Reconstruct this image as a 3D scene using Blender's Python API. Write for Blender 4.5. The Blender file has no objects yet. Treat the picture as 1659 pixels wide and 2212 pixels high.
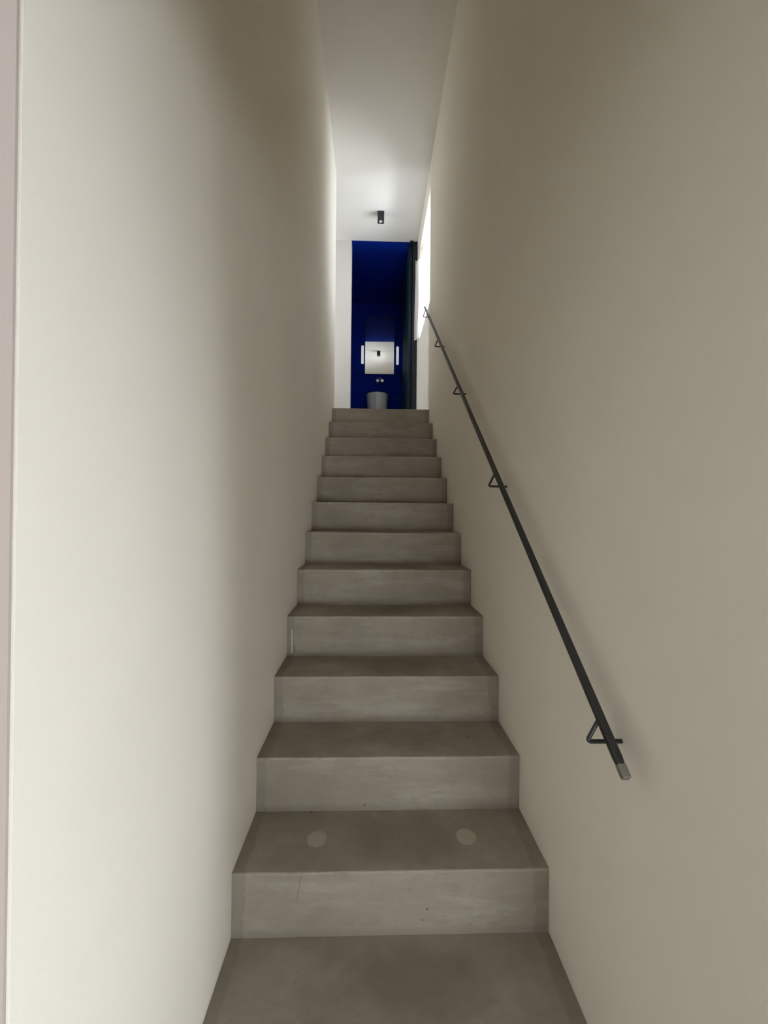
import bpy, bmesh, math, random
from mathutils import Vector, Matrix, noise

# ------------------------------------------------------------------ camera, world, exposure
random.seed(7)
S = bpy.context.scene
COL = S.collection
W = 0.981            # stair width (left wall face at x=0, right wall face at x=W)
RIS = 0.1968         # riser
TR = 0.25            # tread
Y1 = 1.2187          # first visible riser
ZTOP = 12 * RIS      # upper floor level
CEIL = 4.895
YB = 5.17            # plane of the blue room's opening
YM = 6.70            # back wall of blue room
XR = 2.3             # lower room, right (window) wall
YL = 0.469           # near end of left stair wall

def setup_camera():
    yaw, pit, rol = 0.02832, 0.005153, 0.008929
    fwd = Vector((math.sin(yaw) * math.cos(pit), math.cos(yaw) * math.cos(pit), math.sin(pit)))
    right = Vector((math.cos(yaw), -math.sin(yaw), 0))
    up = right.cross(fwd)
    r2 = math.cos(rol) * right + math.sin(rol) * up
    u2 = -math.sin(rol) * right + math.cos(rol) * up
    m = Matrix.Identity(4)
    for i in range(3):
        m[i][0] = r2[i]; m[i][1] = u2[i]; m[i][2] = -fwd[i]
    m[0][3], m[1][3], m[2][3] = 0.4208, 0.0, 1.2987
    cd = bpy.data.cameras.new('camera')
    cd.sensor_fit = 'VERTICAL'
    cd.sensor_height = 36.0
    cd.lens = 850.0 / 2212.0 * 36.0
    cd.clip_start = 0.02
    co = bpy.data.objects.new('camera', cd)
    COL.objects.link(co)
    co.matrix_world = m
    S.camera = co
setup_camera()

wd = bpy.data.worlds.new('world')
S.world = wd
wd.use_nodes = True
bg = wd.node_tree.nodes['Background']
bg.inputs['Color'].default_value = (0.95, 0.965, 1.03, 1)
bg.inputs['Strength'].default_value = 15.8

def portal(name, loc, rot, sx, sy):
    ld = bpy.data.lights.new(name, 'AREA')
    ld.shape = 'RECTANGLE'; ld.size = sx; ld.size_y = sy
    ld.cycles.is_portal = True
    o = bpy.data.objects.new(name, ld)
    o.location = loc; o.rotation_euler = rot
    COL.objects.link(o)
# sky portals only guide sampling of the sky through the two windows
LWY0, LWY1, LWZ0, LWZ1 = -2.7, -0.42, -0.197, 1.35
portal('window_portal', (XR + 0.16, (LWY0 + LWY1) / 2, (LWZ0 + LWZ1) / 2), (0, math.pi / 2, 0), LWZ1 - LWZ0, LWY1 - LWY0)
RWX0, RWX1, RWZ0, RWZ1 = 0.62, 2.15, -0.197, 1.30
portal('rear_portal', ((RWX0 + RWX1) / 2, -3.2 - 0.16, (RWZ0 + RWZ1) / 2), (-math.pi / 2, 0, 0), RWX1 - RWX0, RWZ1 - RWZ0)
UWY0, UWY1, UWZ0, UWZ1 = 3.985, 4.90, 3.475, 4.635
portal('landing_portal', (W + 0.26, (UWY0 + UWY1) / 2, (UWZ0 + UWZ1) / 2), (0, math.pi / 2, 0), UWZ1 - UWZ0, UWY1 - UWY0)

HWY0, HWY1, HWZ0, HWZ1 = 4.30, 4.76, 12 * RIS + .25, 12 * RIS + 2.1
portal('hall_portal', (-2.0 - .16, (HWY0 + HWY1) / 2, (HWZ0 + HWZ1) / 2), (0, -math.pi / 2, 0), HWZ1 - HWZ0, HWY1 - HWY0)

vs = S.view_settings
vs.view_transform = 'Standard'
vs.look = 'None'
vs.gamma = 1.0
vs.use_curve_mapping = False
vs.exposure = 0.0
try:
    S.cycles.use_denoising = True
    S.cycles.denoiser = 'OPENIMAGEDENOISE'
except Exception:
    pass
S.cycles.max_bounces = 16
S.cycles.diffuse_bounces = 12
S.cycles.glossy_bounces = 6
S.cycles.transparent_max_bounces = 12
S.cycles.sample_clamp_indirect = 6.0
S.cycles.caustics_reflective = False
S.cycles.caustics_refractive = False

# ------------------------------------------------------------------ helpers
def tag(o, label=None, cat=None, group=None, kind=None):
    if label: o['label'] = label
    if cat: o['category'] = cat
    if group: o['group'] = group
    if kind: o['kind'] = kind
    return o

def obj(name, bm, mat, parent=None, smooth=False):
    me = bpy.data.meshes.new(name)
    bmesh.ops.recalc_face_normals(bm, faces=bm.faces)
    bm.to_mesh(me); bm.free()
    if smooth:
        for p in me.polygons: p.use_smooth = True
    me.materials.append(mat)
    o = bpy.data.objects.new(name, me)
    COL.objects.link(o)
    if parent: o.parent = parent
    return o

def empty(name, loc, label, cat, group=None, kind=None, rz=0):
    o = bpy.data.objects.new(name, None)
    o.empty_display_size = 0.05
    o.location = loc; o.rotation_euler = (0, 0, rz)
    COL.objects.link(o)
    return tag(o, label, cat, group, kind)

def box(bm, x0, x1, y0, y1, z0, z1):
    v = [bm.verts.new((x, y, z)) for x in (x0, x1) for y in (y0, y1) for z in (z0, z1)]
    f = [(0, 1, 3, 2), (4, 6, 7, 5), (0, 4, 5, 1), (2, 3, 7, 6), (0, 2, 6, 4), (1, 5, 7, 3)]
    return [bm.faces.new([v[i] for i in q]) for q in f]

def boxes(*bs):
    bm = bmesh.new()
    for b in bs: box(bm, *b)
    return bm

def bevel(bm, w, seg=2):
    bmesh.ops.bevel(bm, geom=list(bm.edges), offset=w, segments=seg, affect='EDGES', profile=0.6)
    return bm

def struct(name, bm, mat, label, cat):
    return tag(obj(name, bm, mat), label, cat, kind='structure')

def tube(bm, pts, rad, n=12, caps=True):
    """sweep a circle along pts (Vectors)"""
    pts = [Vector(p) for p in pts]
    rings = []
    prev = None
    for i, p in enumerate(pts):
        if i == 0: t = pts[1] - pts[0]
        elif i == len(pts) - 1: t = pts[-1] - pts[-2]
        else: t = (pts[i + 1] - p).normalized() + (p - pts[i - 1]).normalized()
        t.normalize()
        if prev is None:
            a = Vector((0, 1, 0)) if abs(t.y) < 0.9 else Vector((0, 0, 1))
        else:
            a = prev
        u = (a - t * a.dot(t)).normalized()
        prev = u
        v = t.cross(u)
        rr = rad[i] if isinstance(rad, (list, tuple)) else rad
        rings.append([bm.verts.new(p + rr * (math.cos(k * 2 * math.pi / n) * u + math.sin(k * 2 * math.pi / n) * v)) for k in range(n)])
    for a, b in zip(rings, rings[1:]):
        for k in range(n):
            bm.faces.new((a[k], a[(k + 1) % n], b[(k + 1) % n], b[k]))
    if caps:
        bm.faces.new(rings[0][::-1]); bm.faces.new(rings[-1])
    return bm

def fillet(a, b, c, r, n=6):
    """points of a rounded corner at b"""
    a, b, c = Vector(a), Vector(b), Vector(c)
    p0 = b + (a - b).normalized() * r
    p1 = b + (c - b).normalized() * r
    return [((1 - t) ** 2) * p0 + 2 * t * (1 - t) * b + t * t * p1 for t in [i / n for i in range(n + 1)]]

def lathe(bm, prof, n=48, c=(0, 0, 0), axis='Z'):
    rings = []
    for r, h in prof:
        ring = []
        for k in range(n):
            a = k * 2 * math.pi / n
            x, y = r * math.cos(a), r * math.sin(a)
            p = (x, y, h) if axis == 'Z' else (x, h, y)
            ring.append(bm.verts.new((p[0] + c[0], p[1] + c[1], p[2] + c[2])))
        rings.append(ring)
    for a, b in zip(rings, rings[1:]):
        for k in range(n):
            bm.faces.new((a[k], a[(k + 1) % n], b[(k + 1) % n], b[k]))
    bm.faces.new(rings[0][::-1]); bm.faces.new(rings[-1])
    return bm

# ------------------------------------------------------------------ materials
class NT:
    def __init__(s, name):
        s.m = bpy.data.materials.new(name)
        s.m.use_nodes = True
        s.t = s.m.node_tree
        s.b = s.t.nodes['Principled BSDF']
        s.out = s.t.nodes['Material Output']
    def n(s, typ, **kw):
        x = s.t.nodes.new(typ)
        for k, v in kw.items():
            if k.startswith('i_'):
                x.inputs[k[2:].replace('_', ' ')].default_value = v
            else: setattr(x, k, v)
        return x
    def l(s, a, b): s.t.links.new(a, b)
    def math(s, op, a, b=None, clamp=False):
        x = s.t.nodes.new('ShaderNodeMath'); x.operation = op; x.use_clamp = clamp
        for i, v in enumerate((a, b)):
            if v is None: continue
            if isinstance(v, (int, float)): x.inputs[i].default_value = v
            else: s.l(v, x.inputs[i])
        return x.outputs[0]
    def rng(s, v, a, b, c=0.0, d=1.0, smooth=True):
        x = s.t.nodes.new('ShaderNodeMapRange')
        if smooth: x.interpolation_type = 'SMOOTHSTEP'
        s.l(v, x.inputs['Value'])
        x.inputs['From Min'].default_value = a; x.inputs['From Max'].default_value = b
        x.inputs['To Min'].default_value = c; x.inputs['To Max'].default_value = d
        return x.outputs[0]
    def mix(s, fac, a, b, mode='MIX'):
        x = s.t.nodes.new('ShaderNodeMix'); x.data_type = 'RGBA'; x.blend_type = mode
        for sock, v in ((x.inputs['Factor'], fac), (x.inputs['A'], a), (x.inputs['B'], b)):
            if isinstance(v, (int, float)): sock.default_value = v
            elif isinstance(v, tuple): sock.default_value = v + (1,) if len(v) == 3 else v
            else: s.l(v, sock)
        return x.outputs['Result']
    def noise(s, scale, vec=None, detail=4, rough=0.6, sc=None):
        x = s.t.nodes.new('ShaderNodeTexNoise')
        x.inputs['Scale'].default_value = scale; x.inputs['Detail'].default_value = detail
        x.inputs['Roughness'].default_value = rough
        v = vec if vec is not None else s.geo()
        if sc:
            mp = s.t.nodes.new('ShaderNodeMapping'); mp.inputs['Scale'].default_value = sc
            s.l(v, mp.inputs['Vector']); v = mp.outputs[0]
        s.l(v, x.inputs['Vector'])
        return x.outputs['Fac']
    def geo(s):
        if not hasattr(s, '_g'): s._g = s.t.nodes.new('ShaderNodeNewGeometry')
        return s._g.outputs['Position']
    def bump(s, h, strength=0.2, dist=0.002):
        x = s.t.nodes.new('ShaderNodeBump')
        x.inputs['Strength'].default_value = strength; x.inputs['Distance'].default_value = dist
        s.l(h, x.inputs['Height']); s.l(x.outputs[0], s.b.inputs['Normal'])

def plaster(name, col, rough=0.75, var=0.04, spec=.35):
    m = NT(name)
    n1 = m.noise(1.3, detail=3)
    n2 = m.noise(240, detail=3)
    d = tuple(c * (1 - var) for c in col)
    c = m.mix(m.rng(n1, .3, .7), d, col)
    c = m.mix(m.math('MULTIPLY', m.rng(m.noise(420, detail=2), .35, .75), .09), c, tuple(v * .55 for v in col))
    m.l(c, m.b.inputs['Base Color'])
    m.b.inputs['Roughness'].default_value = rough
    m.b.inputs['Specular IOR Level'].default_value = spec
    n3 = m.noise(14, detail=2)
    h = m.math('ADD', m.math('MULTIPLY', n2, 0.35), n3)
    m.bump(h, 0.12, 0.004)
    return m.m

def simple(name, col, rough=0.5, metal=0.0, spec=0.5, bumpy=0, coat=0, glow=0):
    m = NT(name)
    n1 = m.noise(9, detail=4)
    c = m.mix(n1, tuple(x * 0.9 for x in col), tuple(min(1, x * 1.1) for x in col))
    m.l(c, m.b.inputs['Base Color'])
    m.b.inputs['Roughness'].default_value = rough
    m.b.inputs['Metallic'].default_value = metal
    m.b.inputs['Specular IOR Level'].default_value = spec
    m.b.inputs['Coat Weight'].default_value = coat
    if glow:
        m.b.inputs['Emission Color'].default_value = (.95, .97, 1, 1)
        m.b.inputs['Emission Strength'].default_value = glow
    if bumpy: m.bump(m.noise(300), bumpy, 0.001)
    return m.m

def concrete(name, base, dark, light, riser=False):
    m = NT(name)
    big = m.noise(2.6, detail=5, rough=.62)
    sml = m.noise(28, detail=6, rough=.7)
    streak = m.noise(5.0, detail=5, rough=.65, sc=(0.6, 1.0, 3.2))
    fine = m.noise(260, detail=3)
    c = m.mix(m.rng(big, .32, .68), dark, base)
    c = m.mix(m.math('MULTIPLY', m.rng(streak, .46, .70), .50), c, light)
    c = m.mix(m.math('MULTIPLY', m.rng(m.noise(11, detail=6, rough=.72, sc=(.7, 1, 1.8)), .52, .68), .40), c, tuple(v * .86 for v in dark))
    c = m.mix(m.math('MULTIPLY', m.rng(sml, .52, .72), .34), c, dark)
    c = m.mix(m.math('MULTIPLY', m.rng(fine, .4, .8), .16), c, light)
    sep = m.n('ShaderNodeSeparateXYZ'); m.l(m.geo(), sep.inputs[0])
    x, y, z = sep.outputs
    nor = m.n('ShaderNodeSeparateXYZ'); m.l(m._g.outputs['Normal'], nor.inputs[0])
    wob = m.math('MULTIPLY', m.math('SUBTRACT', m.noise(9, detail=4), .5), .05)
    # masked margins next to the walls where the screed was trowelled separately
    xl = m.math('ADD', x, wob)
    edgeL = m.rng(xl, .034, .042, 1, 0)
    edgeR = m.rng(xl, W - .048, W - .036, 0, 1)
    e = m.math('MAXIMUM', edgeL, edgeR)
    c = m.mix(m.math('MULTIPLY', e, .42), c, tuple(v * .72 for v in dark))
    # local height in riser for dirt line at the foot of every riser and pale arris, part wear and part painted nosing highlight
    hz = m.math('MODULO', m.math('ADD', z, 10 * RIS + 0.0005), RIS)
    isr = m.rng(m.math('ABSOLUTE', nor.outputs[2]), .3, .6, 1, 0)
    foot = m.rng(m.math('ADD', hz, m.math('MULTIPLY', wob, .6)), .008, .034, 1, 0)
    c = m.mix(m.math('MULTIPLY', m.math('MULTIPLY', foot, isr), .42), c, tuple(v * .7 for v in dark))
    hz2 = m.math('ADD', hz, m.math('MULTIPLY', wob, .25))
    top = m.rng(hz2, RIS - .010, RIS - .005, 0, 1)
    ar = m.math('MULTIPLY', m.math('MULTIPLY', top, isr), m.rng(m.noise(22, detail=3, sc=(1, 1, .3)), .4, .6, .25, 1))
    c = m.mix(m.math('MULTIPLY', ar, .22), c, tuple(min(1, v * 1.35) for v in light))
    # worn damp-brown walking patch in the middle of each tread
    yy = m.math('MODULO', m.math('SUBTRACT', y, Y1 - 8 * TR), TR)
    dx = m.math('DIVIDE', m.math('SUBTRACT', x, .54), .26)
    dy = m.math('DIVIDE', m.math('SUBTRACT', yy, .13), .12)
    rr = m.math('SQRT', m.math('ADD', m.math('MULTIPLY', dx, dx), m.math('MULTIPLY', dy, dy)))
    rr = m.math('ADD', rr, m.math('MULTIPLY', m.math('SUBTRACT', m.noise(6, detail=4), .5), 1.3))
    walk = m.math('MULTIPLY', m.rng(rr, .35, 1.15, 1, 0), m.math('SUBTRACT', 1.0, isr))
    c = m.mix(m.math('MULTIPLY', walk, .46), c, (.150, .128, .078))
    # individual marks
    def spot(px, py, pz, rad):
        v = m.n('ShaderNodeVectorMath', operation='DISTANCE')
        m.l(m.geo(), v.inputs[0]); v.inputs[1].default_value = (px, py, pz)
        return m.rng(v.outputs['Value'], rad * .6, rad, 1, 0)
    def slab(ax, lo, hi, soft=.002):
        a = {'x': x, 'y': y, 'z': z}[ax]
        a = m.math('ADD', a, m.math('MULTIPLY', wob, .06))
        return m.math('MULTIPLY', m.rng(a, lo - soft, lo + soft), m.rng(a, hi - soft, hi + soft, 1, 0))
    sp = None
    for p in ((.815, 1.597, 2 * RIS, .006), (.204, 1.465, RIS, .005), (.413, 1.435, RIS, .004), (.767, 1.42, RIS, .004),
              (.60, 1.219, .078, .005), (.585, 1.219, .045, .004), (.40, 1.469, RIS + .02, .006)):
        s_ = spot(*p)
        sp = s_ if sp is None else m.math('MAXIMUM', sp, s_)
    for yy0 in (1.792, 1.822):
        s_ = m.math('MULTIPLY', m.math('MULTIPLY', slab('x', .745, .79), slab('y', yy0, yy0 + .006)), slab('z', 3 * RIS - .01, 3 * RIS + .01))
        sp = m.math('MAXIMUM', sp, s_)
    # thin hairline crack on the lowest riser
    lean = m.math('SUBTRACT', x, m.math('MULTIPLY', z, .15))
    cr = m.math('MULTIPLY', m.rng(lean, .1795, .181), m.rng(lean, .1825, .184, 1, 0))
    cr = m.math('MULTIPLY', m.math('MULTIPLY', cr, slab('z', .115, .188)), slab('y', Y1 - .01, Y1 + .01))
    sp = m.math('MAXIMUM', sp, m.math('MULTIPLY', cr, .6))
    c = m.mix(m.math('MULTIPLY', sp, .6), c, (.05, .042, .03))
    # pale paint run on the left of the fourth riser
    pr = m.math('MULTIPLY', m.rng(x, .020, .0215), m.rng(x, .0275, .030, 1, 0))
    pr = m.math('MULTIPLY', m.math('MULTIPLY', pr, slab('z', 3 * RIS + .015, 4 * RIS - .065)), slab('y', Y1 + 3 * TR - .02, Y1 + 3 * TR + .01))
    c = m.mix(m.math('MULTIPLY', pr, .75), c, (.5, .5, .45))
    m.l(c, m.b.inputs['Base Color'])
    m.b.inputs['Roughness'].default_value = .72
    m.b.inputs['Specular IOR Level'].default_value = .35
    h = m.math('ADD', sml, m.math('MULTIPLY', fine, .4))
    m.bump(h, .18, .004)
    return m.m

WALLC = (.915, .873, .79)
M = {}
M['wall'] = plaster('wall_plaster', WALLC)
M['ceil'] = plaster('ceiling_paint', (.84, .825, .79))
M['backpaint'] = plaster('landing_paint', (.70, .675, .655))
M['outer'] = plaster('lower_wall_plaster', (.52, .45, .415))
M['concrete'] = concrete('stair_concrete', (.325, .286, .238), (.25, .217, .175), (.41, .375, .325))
M['floor'] = concrete('floor_concrete', (.17, .155, .13), (.12, .108, .09), (.22, .205, .18))
M['plug'] = simple('filler_mortar', (.40, .385, .315), .85, spec=.2, bumpy=.2)
M['blue'] = plaster('dark_blue_paint', (.0012, .021, .27), rough=.8, var=.1, spec=.08)
M['bluefloor'] = simple('dark_floor', (.02, .022, .03), .6)
M['door'] = simple('dark_teal_lacquer', (.004, .020, .034), .55, spec=.25)
M['frame_dark'] = simple('dark_frame', (.004, .006, .014), .5)
M['steel'] = simple('black_powder_coat', (.018, .019, .020), .42, spec=.55, bumpy=.05)
M['steelend'] = simple('worn_bar_end', (.22, .21, .19), .5, metal=.3, bumpy=.3)
M['chrome'] = simple('chrome', (.80, .81, .84), .26, metal=1.0)
M['ceramic'] = simple('white_ceramic', (.66, .69, .69), .16, coat=.5)
M['opal'] = simple('opal_glass', (.86, .86, .86), .16, coat=.8, glow=.5)  # weak glow stands in for daylight reflected by unlit lamp glass
M['opalridge'] = simple('pale_ridge', (.86, .88, .86), .3, coat=.5)
M['black'] = simple('black_lamp_body', (.010, .011, .011), .5)
M['reflector'] = simple('lamp_reflector', (.75, .76, .80), .28, metal=.9)
M['sash'] = simple('white_window_frame', (.80, .80, .78), .4)

mm = NT('mirror_silver')
mm.b.inputs['Base Color'].default_value = (.90, .91, .90, 1)
mm.b.inputs['Metallic'].default_value = 1.0
mm.l(mm.rng(mm.noise(3), 0, 1, .008, .02), mm.b.inputs['Roughness'])
M['mirror'] = mm.m

g = NT('clear_glass')
g.t.nodes.remove(g.b)
tr = g.n('ShaderNodeBsdfTransparent'); gl = g.n('ShaderNodeBsdfGlossy'); gl.inputs['Roughness'].default_value = .02
tr.inputs['Color'].default_value = (.96, .98, .97, 1)
fr = g.n('ShaderNodeFresnel'); fr.inputs['IOR'].default_value = 1.45
mx = g.n('ShaderNodeMixShader')
g.l(fr.outputs[0], mx.inputs[0]); g.l(tr.outputs[0], mx.inputs[1]); g.l(gl.outputs[0], mx.inputs[2]); g.l(mx.outputs[0], g.out.inputs['Surface'])
M['glass'] = g.m

cu = NT('sheer_white_voile')
cu.t.nodes.remove(cu.b)
t1 = cu.n('ShaderNodeBsdfTransparent'); t2 = cu.n('ShaderNodeBsdfTranslucent'); t3 = cu.n('ShaderNodeBsdfDiffuse')
t2.inputs['Color'].default_value = (.93, .93, .95, 1); t3.inputs['Color'].default_value = (.93, .93, .95, 1)
ma = cu.n('ShaderNodeMixShader'); ma.inputs[0].default_value = .35
mb = cu.n('ShaderNodeMixShader')
cu.l(t2.outputs[0], ma.inputs[1]); cu.l(t3.outputs[0], ma.inputs[2])
wv = cu.noise(900, detail=1)
cu.l(cu.rng(wv, .2, .8, .78, .88), mb.inputs[0])
cu.l(t1.outputs[0], mb.inputs[1]); cu.l(ma.outputs[0], mb.inputs[2]); cu.l(mb.outputs[0], cu.out.inputs['Surface'])
M['voile'] = cu.m

# ------------------------------------------------------------------ the shell
T = 0.24
XL = -2.6      # lower room left
YN = -3.2      # lower room near wall
ZF = -RIS      # lower floor
ZC = 2.16      # lower room ceiling
LX = -2.0      # landing left end

def gridwall(bm, x, y0, y1, z0, z1, thick, amp=0.0012, step=.06):
    """wall slab whose visible face (at x) is slightly uneven plaster; thick<0 = body towards -x"""
    ny = max(2, int((y1 - y0) / step)); nz = max(2, int((z1 - z0) / step))
    g_ = [[bm.verts.new((x + (noise.noise(Vector((x * 3, (y0 + (y1 - y0) * i / ny) * 2.2, (z0 + (z1 - z0) * j / nz) * 2.2))) * amp
            if 0 < i < ny and 0 < j < nz else 0), y0 + (y1 - y0) * i / ny, z0 + (z1 - z0) * j / nz)) for j in range(nz + 1)] for i in range(ny + 1)]
    for i in range(ny):
        for j in range(nz):
            bm.faces.new((g_[i][j], g_[i + 1][j], g_[i + 1][j + 1], g_[i][j + 1]))
    box(bm, *sorted((x + thick, x + thick * .02)), y0, y1, z0, z1)
    # rim strips closing the gap between face and body
    for (a, b) in ((y0, y0 + .001), (y1 - .001, y1)):
        box(bm, *sorted((x + thick * .02, x)), a, b, z0, z1)

bm = boxes((-T, 0, YL + .004, 4.20, ZF - .1, CEIL + .05))
bmesh.ops.bevel(bm, geom=[e for e in bm.edges if abs(e.verts[0].co.x) < 1e-6 and abs(e.verts[1].co.x) < 1e-6 and abs(e.verts[0].co.z - e.verts[1].co.z) > 1], offset=.004, segments=3, affect='EDGES')
struct('wall_left', bm, M['wall'], 'tall off-white plaster wall running up the left side of the stairs', 'wall')

bm = boxes((W, W + T, .40, UWY0, ZF - .1, CEIL + .05),
           (W, W + T, UWY0, UWY1, ZTOP - .3, UWZ0),
           (W, W + T, UWY0, UWY1, UWZ1, CEIL + .05),
           (W, W + T, UWY1, YB + .12, ZTOP - .3, CEIL + .05))
bmesh.ops.remove_doubles(bm, verts=bm.verts, dist=1e-6)
struct('wall_right', bm, M['wall'], 'tall off-white plaster wall on the right carrying the handrail and the landing window', 'wall')

struct('wall_back', boxes((LX - .1, .110, YB, YB + .12, ZTOP - .3, CEIL + .05)), M['backpaint'],
       'white wall strip at the top of the stairs left of the blue doorway', 'wall')
struct('wall_landing', boxes((LX - .1, LX, 4.20 - T, HWY0, ZTOP - .3, CEIL + .05), (LX - .1, LX, HWY1, YB, ZTOP - .3, CEIL + .05),
                             (LX - .1, LX, HWY0, HWY1, ZTOP - .3, HWZ0), (LX - .1, LX, HWY0, HWY1, HWZ1, CEIL + .05), (LX, -T, 4.20 - T, 4.20, ZTOP - .3, CEIL + .05)),
       M['wall'], 'white landing walls hidden round the corner behind the left stair wall', 'wall')
struct('ceiling', boxes((LX - .1, W + T, YL - .1, YB + .001, CEIL, CEIL + .12)), M['ceil'],
       'white flat ceiling high above the stairs and landing', 'ceiling')
struct('floor', boxes((XL - .1, XR + .3, YN - .1, Y1 - TR, ZF - .12, ZF)), M['floor'],
       'grey concrete floor of the lower room before the stairs', 'floor')
struct('floor_landing', boxes((LX, W, Y1 + 11 * TR + .14, YB + .12, ZTOP - .14, ZTOP)), M['concrete'],
       'grey concrete landing floor behind the top step', 'floor')
# lower room
struct('wall_front', boxes((XL, -T, YL, YL + .2, ZF - .1, ZC + .1), (-T, -.0005, YL, YL + .0038, ZF - .1, ZC + .1)), M['outer'],
       'pinkish beige wall strip at the far left edge, facing the viewer', 'wall')
struct('wall_lower_left', boxes((XL - .1, XL, YN, YL + .2, ZF - .1, ZC + .1)), M['wall'], 'left side wall of the lower room', 'wall')
struct('wall_lower_near', boxes((XL, RWX0, YN - .1, YN, ZF - .1, ZC + .1), (RWX1, XR, YN - .1, YN, ZF - .1, ZC + .1),
                                (RWX0, RWX1, YN - .1, YN, RWZ1, ZC + .1), (RWX0, RWX1, YN - .1, YN, ZF - .1, RWZ0)), M['wall'], 'rear wall of the lower room behind the viewer', 'wall')
struct('wall_lower_side', boxes((W + T, XR + .2, .40, .60, ZF - .1, ZC + .1)), M['outer'], 'wall right of the stair entrance facing the lower room', 'wall')
struct('wall_lower_right', boxes((XR, XR + .2, YN, LWY0, ZF - .1, ZC + .1), (XR, XR + .2, LWY1, .40, ZF - .1, ZC + .1),
                                 (XR, XR + .2, LWY0, LWY1, LWZ1, ZC + .1), (XR, XR + .2, LWY0, LWY1, ZF - .1, LWZ0)), M['wall'],
       'right wall of the lower room around its tall window', 'wall')
struct('ceiling_lower', boxes((XL - .1, XR + .2, YN - .1, .40, ZC, ZC + .12)), M['ceil'], 'white ceiling of the lower room over the viewer', 'ceiling')
struct('wall_bulkhead', boxes((-T, W + T, .28, .40, ZC, CEIL + .12), (-T, 0, .40, YL, ZC, CEIL + .12)), M['wall'],
       'plaster bulkhead above the stair entrance over the viewer', 'wall')

# blue room
BX0 = -.75
struct('wall_blue_back', boxes((BX0 - .1, W + .1, YM, YM + .1, ZTOP - .1, CEIL + .05)), M['blue'], 'dark blue far wall holding mirror, lamps and tap', 'wall')
struct('wall_blue_left', boxes((BX0 - .1, BX0, YB + .12, YM, ZTOP - .1, CEIL + .05)), M['blue'], 'dark blue left wall of the washroom', 'wall')
struct('wall_blue_right', boxes((W, W + .1, YB + .12, YM, ZTOP - .1, CEIL + .05)), M['blue'], 'dark blue right wall of the washroom', 'wall')
struct('wall_blue_front', boxes((BX0, .110, YB + .12, YB + .125, ZTOP, CEIL)), M['blue'], 'dark blue inner face of the wall beside the doorway', 'wall')
struct('ceiling_blue', boxes((BX0 - .1, W + .1, YB + .001, YM + .1, CEIL, CEIL + .1)), M['blue'], 'dark blue ceiling of the washroom seen through the doorway', 'ceiling')
struct('floor_blue', boxes((BX0 - .1, W + .1, YB + .12, YM + .1, ZTOP - .1, ZTOP)), M['bluefloor'], 'dark washroom floor hidden above eye level', 'floor')

# doorway frame and the open door leaf
fr_ = struct('trim_1', boxes((.919, .975, YB - .012, YB + .06, ZTOP, CEIL)), M['frame_dark'], 'near-black upright post at the right side of the blue doorway', 'trim')
t_ = obj('pivot_bracket', boxes((.880, .922, YB - .03, YB + .03, CEIL - .022, CEIL)), M['frame_dark'], fr_)
t_['label'] = 'small dark bracket at the head of the post'

dl = empty('door_1', (.912, YB + .04, ZTOP), 'dark teal full-height door standing open into the blue washroom on the right', 'door', kind='structure')
bm = boxes((-.040, 0, 0, .86, .006, CEIL - ZTOP - .01)); bevel(bm, .002, 1)
lf = obj('door_leaf', bm, M['door'], dl)
bm = bmesh.new()
tube(bm, [(-.040, .80, 1.06), (-.085, .80, 1.06)], .008, 12)
tube(bm, fillet((-.085, .80, 1.06), (-.092, .80, 1.06), (-.092, .70, 1.06), .004) + [(-.092, .70, 1.06)], .008, 12)
obj('door_handle', bm, M['black'], dl)
dl.rotation_euler = (0, 0, math.radians(0.8))

# ------------------------------------------------------------------ windows
def window(name, x, y0, y1, z0, z1, nmull, label, depth=.05):
    e = empty(name, (x, (y0 + y1) / 2, z0), label, 'window', kind='structure')
    hy = (y1 - y0) / 2; h = z1 - z0; f = .045
    bs = [(0, depth, -hy, hy, 0, f), (0, depth, -hy, hy, h - f, h), (0, depth, -hy, -hy + f, f, h - f), (0, depth, hy - f, hy, f, h - f)]
    for k in range(1, nmull + 1):
        yy = -hy + 2 * hy * k / (nmull + 1)
        bs.append((0, depth, yy - f / 2, yy + f / 2, f, h - f))
    obj('window_frame', boxes(*bs), M['sash'], e)
    obj('window_pane', boxes((.02, .026, -hy + f, hy - f, f, h - f)), M['glass'], e)
    return e
window('window_1', W + .17, UWY0, UWY1, UWZ0, UWZ1, 0, 'bright white landing window in the right wall behind a sheer curtain')
window('window_2', XR + .10, LWY0, LWY1, LWZ0, LWZ1, 1, 'tall lower-room window out of view to the right of the viewer')

window('window_4', LX - .08, HWY0, HWY1, HWZ0, HWZ1, 0, 'hall window out of sight at the left end of the landing')
w3 = empty('window_3', ((RWX0 + RWX1) / 2, YN - .02, RWZ0), 'wide added window behind the viewer in the lower room', 'window', kind='structure')  # unseen window, added to carry more light onto the risers
hx = (RWX1 - RWX0) / 2; hz_ = RWZ1 - RWZ0
obj('window_frame', boxes((-hx, hx, -.05, 0, 0, .05), (-hx, hx, -.05, 0, hz_ - .05, hz_), (-hx, -hx + .05, -.05, 0, .05, hz_ - .05),
                          (hx - .05, hx, -.05, 0, .05, hz_ - .05), (-.03, .03, -.05, 0, .05, hz_ - .05)), M['sash'], w3)
obj('window_pane', boxes((-hx + .05, hx - .05, -.03, -.024, .05, hz_ - .05)), M['glass'], w3)

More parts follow.
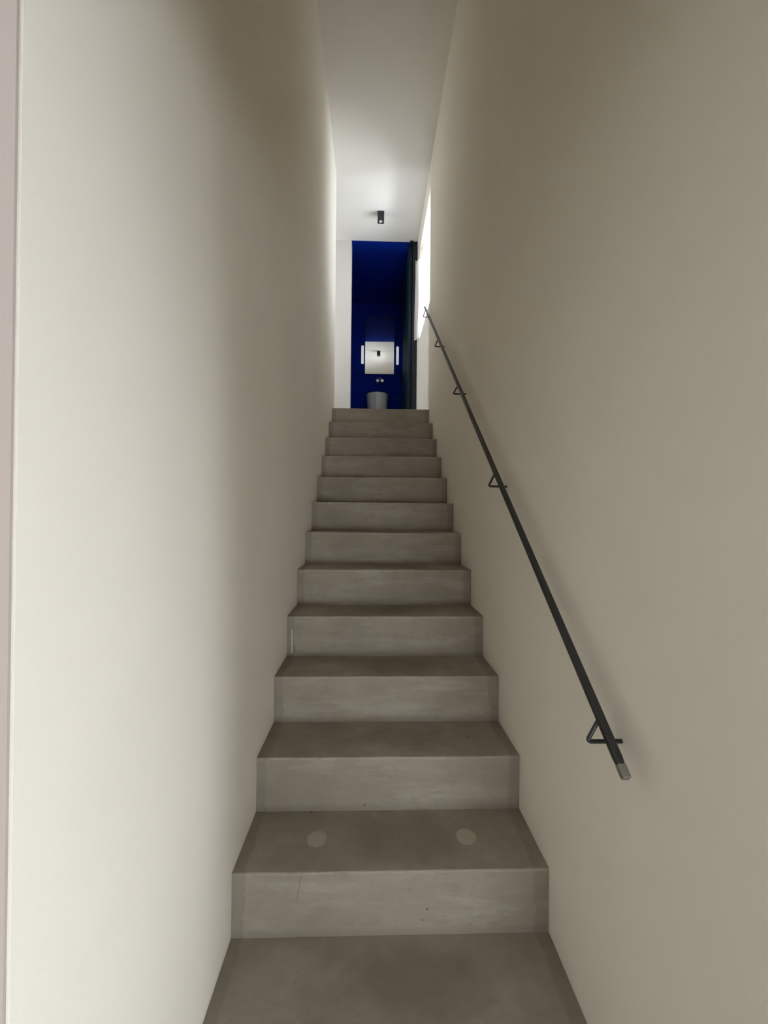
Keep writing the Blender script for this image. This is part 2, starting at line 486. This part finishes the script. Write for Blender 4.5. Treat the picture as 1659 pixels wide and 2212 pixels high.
# sheer curtain
cr_ = empty('curtain', (W - .012, 3.99, 3.55), 'sheer white curtain with loose folds hanging across the bright landing window', 'curtain')
def curtain_bm():
    bm = bmesh.new()
    ny, nz = 120, 40
    y0, y1 = 0.05, 1.165
    rows = []
    for j in range(nz + 1):
        t = j / nz
        row = []
        for i in range(ny + 1):
            s = i / ny
            y = y0 + (y1 - y0) * s
            ztop = .93 + .012 * math.sin(s * 26) + .02 * (abs(s - .5) * 2) ** 2 + (.14 * max(0, (s - .86) / .14))
            zbot = -.045 + .10 * max(0, s - .35) + .006 * math.sin(s * 40)
            if s < .8: zbot -= .04
            z = zbot + (ztop - zbot) * t
            amp = (.010 + .006 * (1 - t))
            inset = .045 * max(0.0, min(1.0, (.80 - s) / .06))
            x = amp * math.sin(s * 62 + 1.1 * math.sin(t * 2.2 + s * 9)) + .004 * math.sin(s * 23 + t * 5) + inset - .010
            row.append(bm.verts.new((x, y, z)))
        rows.append(row)
    for a, b in zip(rows, rows[1:]):
        for i in range(ny):
            bm.faces.new((a[i], a[i + 1], b[i + 1], b[i]))
    return bm
obj('curtain_fabric', curtain_bm(), M['voile'], cr_, smooth=True)

# ------------------------------------------------------------------ staircase
st = empty('concrete_staircase', (0, Y1 - TR, ZF), 'straight narrow flight of grey-brown concrete steps between the two walls', 'staircase')
def step_bm(k):
    """step k: riser at y, tread at z=k*RIS; local to staircase empty"""
    y = TR * k; z = RIS * (k + 1)
    z0 = z - RIS - (.0 if k == 0 else .12)
    yb = y + TR + (.14 if k == 12 else .0)
    bm = bmesh.new()
    n = 70
    prof = [(yb, z0), (yb, z), (None, 0), (None, 1), (None, 2), (None, 3), (y, z - .05), (y, z - RIS + .0), (y, z0)]
    rings = []
    for i in range(n + 1):
        x = .0008 + (W - .0016) * i / n
        jz = noise.noise(Vector((x * 9, k * 3.7, 0))) * .0012
        jy = noise.noise(Vector((x * 7, k * 5.1, 4))) * .0014
        b = .0035 + .002 * noise.noise(Vector((x * 14, k * 2.3, 9)))
        ring = []
        for (py, pz) in prof:
            if py is None:
                a = pz / 3 * math.pi / 2
                yy = y + jy + b - b * math.sin(a); zz = z + jz - b + b * math.cos(a)
            else:
                yy = py + (jy if py == y and pz > z - RIS + .02 else 0); zz = pz
            ring.append(bm.verts.new((x, yy, zz)))
        rings.append(ring)
    m_ = len(prof)
    for a, b2 in zip(rings, rings[1:]):
        for j in range(m_):
            bm.faces.new((a[j], a[(j + 1) % m_], b2[(j + 1) % m_], b2[j]))
    bm.faces.new(rings[0]); bm.faces.new(rings[-1][::-1])
    return bm
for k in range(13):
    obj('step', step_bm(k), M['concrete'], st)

def plug(x, y, rx, ry, seed, label):
    bm = bmesh.new()
    n = 40
    prof = [(1.0, 0), (.985, .0006), (.5, .0010), (0, .0011)]
    rings = []
    for r, h in prof[:-1]:
        rings.append([bm.verts.new((r * rx * math.cos(a) * (1 + .05 * noise.noise(Vector((math.cos(a) * 2, math.sin(a) * 2, seed)))),
                                    r * ry * math.sin(a) * (1 + .05 * noise.noise(Vector((math.cos(a) * 2, math.sin(a) * 2, seed + 3)))), h))
                      for a in [2 * math.pi * i / n for i in range(n)]])
    c = bm.verts.new((0, 0, prof[-1][1]))
    for a, b in zip(rings, rings[1:]):
        for i in range(n): bm.faces.new((a[i], a[(i + 1) % n], b[(i + 1) % n], b[i]))
    for i in range(n): bm.faces.new((rings[-1][i], rings[-1][(i + 1) % n], c))
    bm.faces.new(rings[0][::-1])
    o = obj('filler_patch', bm, M['plug'])
    o.location = (x, y, RIS + .0003)
    return tag(o, label, 'filler patch', 'round filler patches in a tread')
plug(.242, 1.3425, .0335, .033, 1.5, 'pale round mortar patch in a low tread, the left one nearer the left wall')
plug(.750, 1.344, .034, .033, 8.2, 'pale round mortar patch in a low tread, the right one under the handrail side')

# ------------------------------------------------------------------ handrail
SL = .8214; IC = .1400; OFF = .050
hr = empty('handrail', (W, .70, IC + SL * .70), 'long black steel bar handrail rising along the right wall on five bent brackets', 'handrail')
hb = Vector(hr.location)
d = Vector((0, 1, SL)).normalized(); up = Vector((0, -SL, 1)).normalized()
ya, yb = .791, 3.985
hw, hh = .0085, .0085
bm = bmesh.new()
prof = []
for sx, sz in ((1, 1), (-1, 1), (-1, -1), (1, -1)):
    for q in range(4):
        a = {(1, 1): 0, (-1, 1): 90, (-1, -1): 180, (1, -1): 270}[(sx, sz)] + q * 30
        prof.append((sx * (hw - .003) + .003 * math.cos(math.radians(a)), sz * (hh - .003) + .003 * math.sin(math.radians(a))))
rings = []
for yy in (ya, ya + .012, 1.5, 2.2, 3.0, yb - .003, yb):
    c = Vector((W - OFF, yy, IC + SL * yy)) - hb
    s_ = .86 if yy in (ya, yb) else 1.0
    rings.append([bm.verts.new(c + Vector((1, 0, 0)) * px * s_ + up * pz * s_) for px, pz in prof])
for a, b in zip(rings, rings[1:]):
    for k in range(len(prof)): bm.faces.new((a[k], a[(k + 1) % len(prof)], b[(k + 1) % len(prof)], b[k]))
bm.faces.new(rings[0]); bm.faces.new(rings[-1])
obj('rail_bar', bm, M['steel'], hr)
# bare, worn end piece
bm = bmesh.new()
rings = []
for off_, s_ in ((.001, 1.015), (-.016, 1.015), (-.0215, .95), (-.0235, .75)):
    c = Vector((W - OFF, ya, IC + SL * ya)) + d * off_ - hb
    rings.append([bm.verts.new(c + Vector((1, 0, 0)) * px * s_ + up * pz * s_) for px, pz in prof])
for a, b in zip(rings, rings[1:]):
    for k in range(len(prof)): bm.faces.new((a[k], a[(k + 1) % len(prof)], b[(k + 1) % len(prof)], b[k]))
bm.faces.new(rings[0]); bm.faces.new(rings[-1])
o = obj('end_cap', bm, M['steelend'], hr); o['label'] = 'bare worn grey bar end'
for (by, bz) in ((.866, .796), (1.629, 1.418), (2.371, 2.031), (3.119, 2.638), (3.903, 3.268)):
    P0 = Vector((W, by, bz)) - hb; K = Vector((W - .079, by, bz)) - hb
    J = Vector((W - OFF - .002, by, IC + SL * by - .006)) - hb
    pts = [P0] + fillet(P0, K, J, .011) + [J]
    bm = bmesh.new()
    tube(bm, pts, .0045, 12)
    obj('wall_bracket', bm, M['steel'], hr, smooth=False)

# ------------------------------------------------------------------ ceiling spotlight
sp = empty('ceiling_spotlight', (.4845, 4.686, CEIL), 'small black square ceiling spotlight in front of the blue doorway', 'spotlight')
bm = bmesh.new()
a_, h_ = .0385, .100
# square body with round recess in its underside
n = 32
sq = []
for i in range(n):
    t = 2 * math.pi * i / n
    cx, sy = math.cos(t), math.sin(t)
    k = a_ / max(abs(cx), abs(sy)); sq.append((cx * k, sy * k))
topr = [bm.verts.new((x, y, 0)) for x, y in sq]
botr = [bm.verts.new((x, y, -h_)) for x, y in sq]
inr = [bm.verts.new((.026 * math.cos(2 * math.pi * i / n), .026 * math.sin(2 * math.pi * i / n), -h_)) for i in range(n)]
inr2 = [bm.verts.new((.024 * math.cos(2 * math.pi * i / n), .024 * math.sin(2 * math.pi * i / n), -h_ + .012)) for i in range(n)]
for A, B in ((topr, botr), (botr, inr), (inr, inr2)):
    for k in range(n): bm.faces.new((A[k], A[(k + 1) % n], B[(k + 1) % n], B[k]))
bm.faces.new(topr); bm.faces.new(inr2)
obj('lamp_housing', bm, M['black'], sp)
bm = bmesh.new()
lathe(bm, [(.0235, -h_ + .001), (.022, -h_ - .0), (.016, -h_ + .003), (.007, -h_ + .008), (.002, -h_ + .009)], 32)
obj('lamp_reflector', bm, M['reflector'], sp, smooth=True)
bm = bmesh.new(); lathe(bm, [(.0065, -h_ + .010), (.0065, -h_ + .002), (.004, -h_ - .001), (.001, -h_ - .0015)], 20)
obj('bulb', bm, M['opal'], sp, smooth=True)

# ------------------------------------------------------------------ washroom things
mi = empty('wall_mirror', (.511, YM - .012, 3.681), 'tall frameless mirror on the dark blue wall reflecting the white ceiling', 'mirror')
bm = boxes((-.2475, .2475, .004, .010, 0, 1.0)); obj('backing_panel', bm, M['frame_dark'], mi)
bm = boxes((-.2475, .2475, -.003, .004, 0, 1.0)); bevel(bm, .001, 1)
obj('mirror_glass', bm, M['mirror'], mi)
mi.rotation_euler = (0, 0, math.radians(-0.45))

def sconce(x, z0, z1, label):
    e = empty('wall_sconce', (x, YM, z0), label, 'wall lamp', 'tube lamps beside the mirror')
    h = z1 - z0; r = .0225; yc = -.07
    bm = bmesh.new()
    pr = [(.002, 0), (.012, .001), (.019, .006), (r, .014), (r, h - .014), (.019, h - .006), (.012, h - .001), (.002, h)]
    lathe(bm, pr, 32, (0, yc, 0))
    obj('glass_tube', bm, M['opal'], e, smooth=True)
    bm = bmesh.new()
    tube(bm, [(0, yc + r - .004, h / 2), (0, 0, h / 2)], .012, 16)
    tube(bm, [(0, -.012, h / 2), (0, 0, h / 2)], .030, 24)
    obj('wall_mount', bm, M['black'], e)
    return e
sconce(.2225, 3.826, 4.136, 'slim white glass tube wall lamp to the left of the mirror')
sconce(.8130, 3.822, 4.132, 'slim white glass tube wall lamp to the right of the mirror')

fa = empty('wall_mixer_tap', (.520, YM, 3.560), 'chrome two-handle wall tap between the mirror and the basin', 'tap')
for dx, ang in ((-.040, 8), (.040, -38)):
    bm = bmesh.new()
    lathe(bm, [(.002, -.045), (.024, -.045), (.027, -.041), (.027, -.012), (.033, -.008), (.033, 0)], 32, (dx, 0, 0), 'Y')
    kn = obj('tap_knob', bm, M['chrome'], fa)
    bm = bmesh.new()
    a = math.radians(ang)
    p0 = Vector((dx + math.sin(a) * .015, -.036, math.cos(a) * .015)); p1 = Vector((dx + math.sin(a) * .062, -.040, math.cos(a) * .062))
    tube(bm, [p0, p1], .0055, 12)
    obj('tap_lever', bm, M['chrome'], kn)
bm = bmesh.new()
tube(bm, [(-.040, -.04, -.004)] + fillet((-.040, -.04, -.004), (-.040, -.15, -.004), (-.040, -.15, -.03), .02) + [(-.040, -.15, -.03)], .009, 16)
obj('spout', bm, M['chrome'], fa, smooth=False)

ba = empty('pedestal_basin', (.476, 6.42, ZTOP), 'tapered white round pedestal washbasin half hidden behind the top step', 'washbasin')
HB = 3.243 - ZTOP
bm = bmesh.new()
pr = [(.120, 0), (.124, .02), (.150, .40), (.176, HB - .06), (.181, HB - .012), (.180, HB - .003), (.174, HB), (.166, HB - .004), (.158, HB - .03), (.135, HB - .11), (.07, HB - .145), (.004, HB - .15)]
lathe(bm, pr, 72)
obj('basin_body', bm, M['ceramic'], ba, smooth=True)
bm = bmesh.new()
a = math.radians(-93.5)
pts = []
for r, h in pr[1:5]:
    pts.append((r * 1.0 * math.cos(a), r * 1.0 * math.sin(a), h))
tube(bm, pts, .006, 10)  # thin paler ridge running down the basin front
o = obj('ridge', bm, M['opalridge'], ba); o['label'] = 'raised vertical seam down the front of the basin'
bm = bmesh.new(); lathe(bm, [(.002, HB - .149), (.020, HB - .149), (.020, HB - .143), (.002, HB - .141)], 20)
obj('drain', bm, M['chrome'], ba)

for x, lab in ((.785, 'tiny chrome wall knob right of the basin, the brighter left one'), (.862, 'tiny chrome wall knob right of the basin, the fainter right one by the door')):
    bm = bmesh.new()
    lathe(bm, [(.002, -.030), (.008, -.028), (.010, -.022), (.006, -.014), (.004, -.004), (.011, -.003), (.011, 0)], 20, (0, 0, 0), 'Y')
    o = obj('wall_hook', bm, M['chrome'], None, smooth=True)
    o.location = (x, YM, 3.262)
    tag(o, lab, 'knob', 'chrome knobs low on the blue wall')
